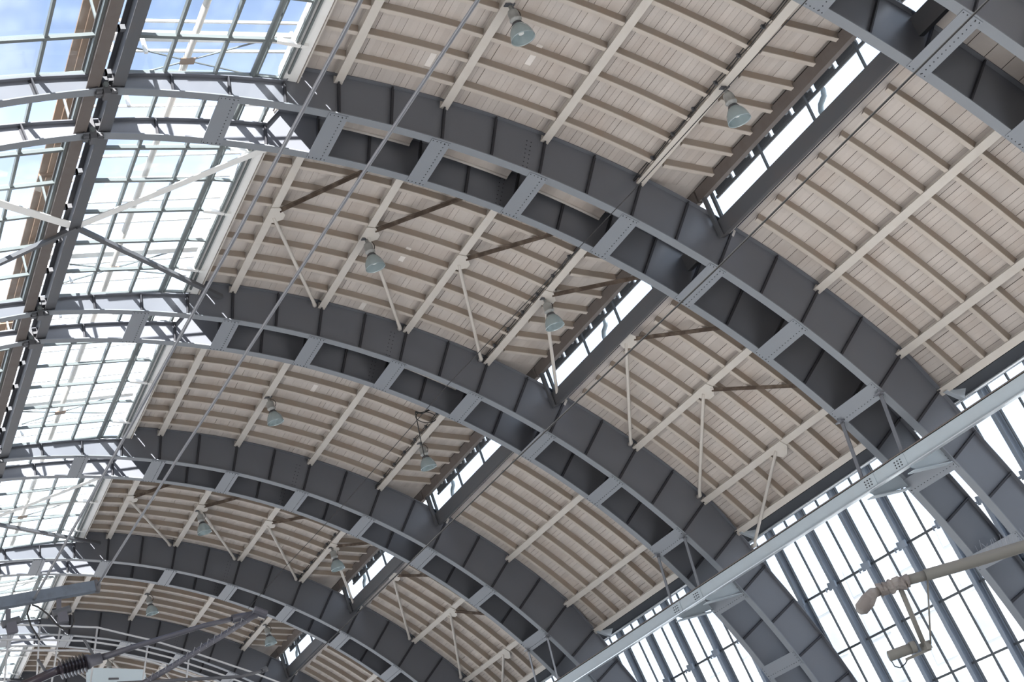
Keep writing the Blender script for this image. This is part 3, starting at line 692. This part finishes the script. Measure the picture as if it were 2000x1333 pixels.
MB().bar(L_(-4.6, 7.22, 22.3), L_(-1.0, 6.45, 22.3), 0.5, 0.05).build('deck', M['rail'], RL)
PP = thing('pale_board', 'pale blue-grey board under the railing at the bottom edge', 'board', (-1.55, 24, 6.8))
MB().hexa([(-0.52, 0, 0.2), (0.51, 0, -0.05), (0.51, 0.04, -0.05), (-0.52, 0.04, 0.2), (-0.40, 0, 0.82), (0.50, 0, 0.57), (0.50, 0.04, 0.57), (-0.40, 0.04, 0.82)]).build('sheet', M['pale'], PP)
for i in range(6): MB().bar((-0.1, -0.01, 0.15 + i * 0.08), (0.06, -0.01, 0.115 + i * 0.08), 0.01, 0.03).build('slot', M['dark'], PP)

# ------------------------------------------------------------------ lamp arm with camera, lower right
LA = thing('lamp_arm', 'grey lamp post arm with taped brown end at the right edge', 'lamp arm', (3.71, 10.03, 3.27)); o0 = Vector((3.71, 10.03, 3.27))
def Q(x, y, z): return Vector((x, y, z)) - o0
MB().tube([Q(4.6, 9.5, 3.21), Q(3.71, 10.03, 3.27), Q(3.27, 10.29, 3.30), Q(2.86, 10.53, 3.335)], 0.058, 14).build('arm', M['post'], LA, smooth=True)
MB().tube([Q(2.86, 10.53, 3.335), Q(2.68, 10.64, 3.352)], 0.050, 14).build('spigot', M['post'], LA, smooth=True)
random.seed(3)
pts = []; rs = []
for i in range(15):
    f = i / 14; pts.append(Q(2.72, 10.615, 3.35).lerp(Q(2.47, 10.78, 3.345), f) + Vector((0, 0, random.uniform(-.012, .012)))); rs.append(random.uniform(0.052, 0.08))
MB().tube(pts, rs, 10).build('tape_wrap', M['wrap'], LA)
MB().tube([Q(2.48, 10.78, 3.345), Q(2.42, 10.81, 3.35), Q(2.36, 10.86, 3.30), Q(2.30, 10.93, 3.25), Q(2.28, 10.96, 3.23)], [0.04, 0.055, 0.075, 0.07, 0.03], 12).build('bag_end', M['wrap'], LA, smooth=True)
sp = MB()
for i in range(26):
    f = i / 25; c = Q(3.35, 10.245, 3.36).lerp(Q(4.1, 9.80, 3.31), f); sp.tube([c, c + Vector((random.uniform(-.05, .05), random.uniform(-.03, .03), random.uniform(.05, .12)))], 0.002, 3)
s_ = sp.build('bird_spikes', M['rope'], LA); s_['kind'] = 'stuff'
CC = thing('security_camera', 'grey box security camera hung on two rods below the lamp arm', 'camera', (2.72, 10.90, 2.72)); o0 = Vector((2.72, 10.90, 2.72))
MB().tube([Q(2.66, 10.70, 3.30), Q(2.79, 10.86, 2.745)], 0.026, 10).build('rod', M['post'], CC, smooth=True)
MB().tube([Q(2.88, 10.55, 3.28), Q(2.835, 10.82, 2.74)], 0.009, 8).build('rod', M['post'], CC, smooth=True)
MB().bar(Q(2.61, 10.98, 2.685), Q(2.84, 10.85, 2.70), 0.05, 0.025).build('arm_plate', M['post'], CC)
MB().box(0.05, 0.12, -0.08, 0.0, -0.02, 0.06).build('yoke', M['post'], CC)
MB().tube([Q(2.47, 11.03, 2.765), Q(2.68, 10.91, 2.765)], 0.052, 16).build('camera_body', M['post'], CC, smooth=True)
MB().tube([Q(2.665, 10.918, 2.768), Q(2.71, 10.893, 2.768)], 0.058, 16).build('hood', M['post'], CC, smooth=True)
MB().tube([Q(2.705, 10.896, 2.768), Q(2.714, 10.891, 2.768)], 0.04, 14).build('lens', M['insul'], CC, smooth=True)
MB().tube([Q(2.47, 11.02, 2.72), Q(2.48, 11.02, 2.66), Q(2.52, 11.0, 2.63), Q(2.58, 10.98, 2.65), Q(2.62, 10.97, 2.68)], 0.006, 6).build('lead', M['cable'], CC)

EYE = Vector((-7.29, 0.0, 1.7))
for o in (LA, CC):                                              # these stand closer to the platform edge, at 0.7 of the first layout
    o.location = EYE + (Vector(o.location) - EYE) * 0.7; o.scale = (0.7, 0.7, 0.7)

# ------------------------------------------------------------------ building outside the window wall
BD = thing('building', 'pale office building faintly seen through the right windows', 'building', (60, 40, -0.9))
MB().box(0, 14, -20, 60, 0, 17).build('walls', M['facade'], BD)
for fl_ in range(5):
    for j in range(16):
        wv = MB().box(-0.08, 0.1, -18 + j * 4.8, -16 + j * 4.8, 2 + fl_ * 3.1, 4 + fl_ * 3.1).build('window', M['fwin'], BD)
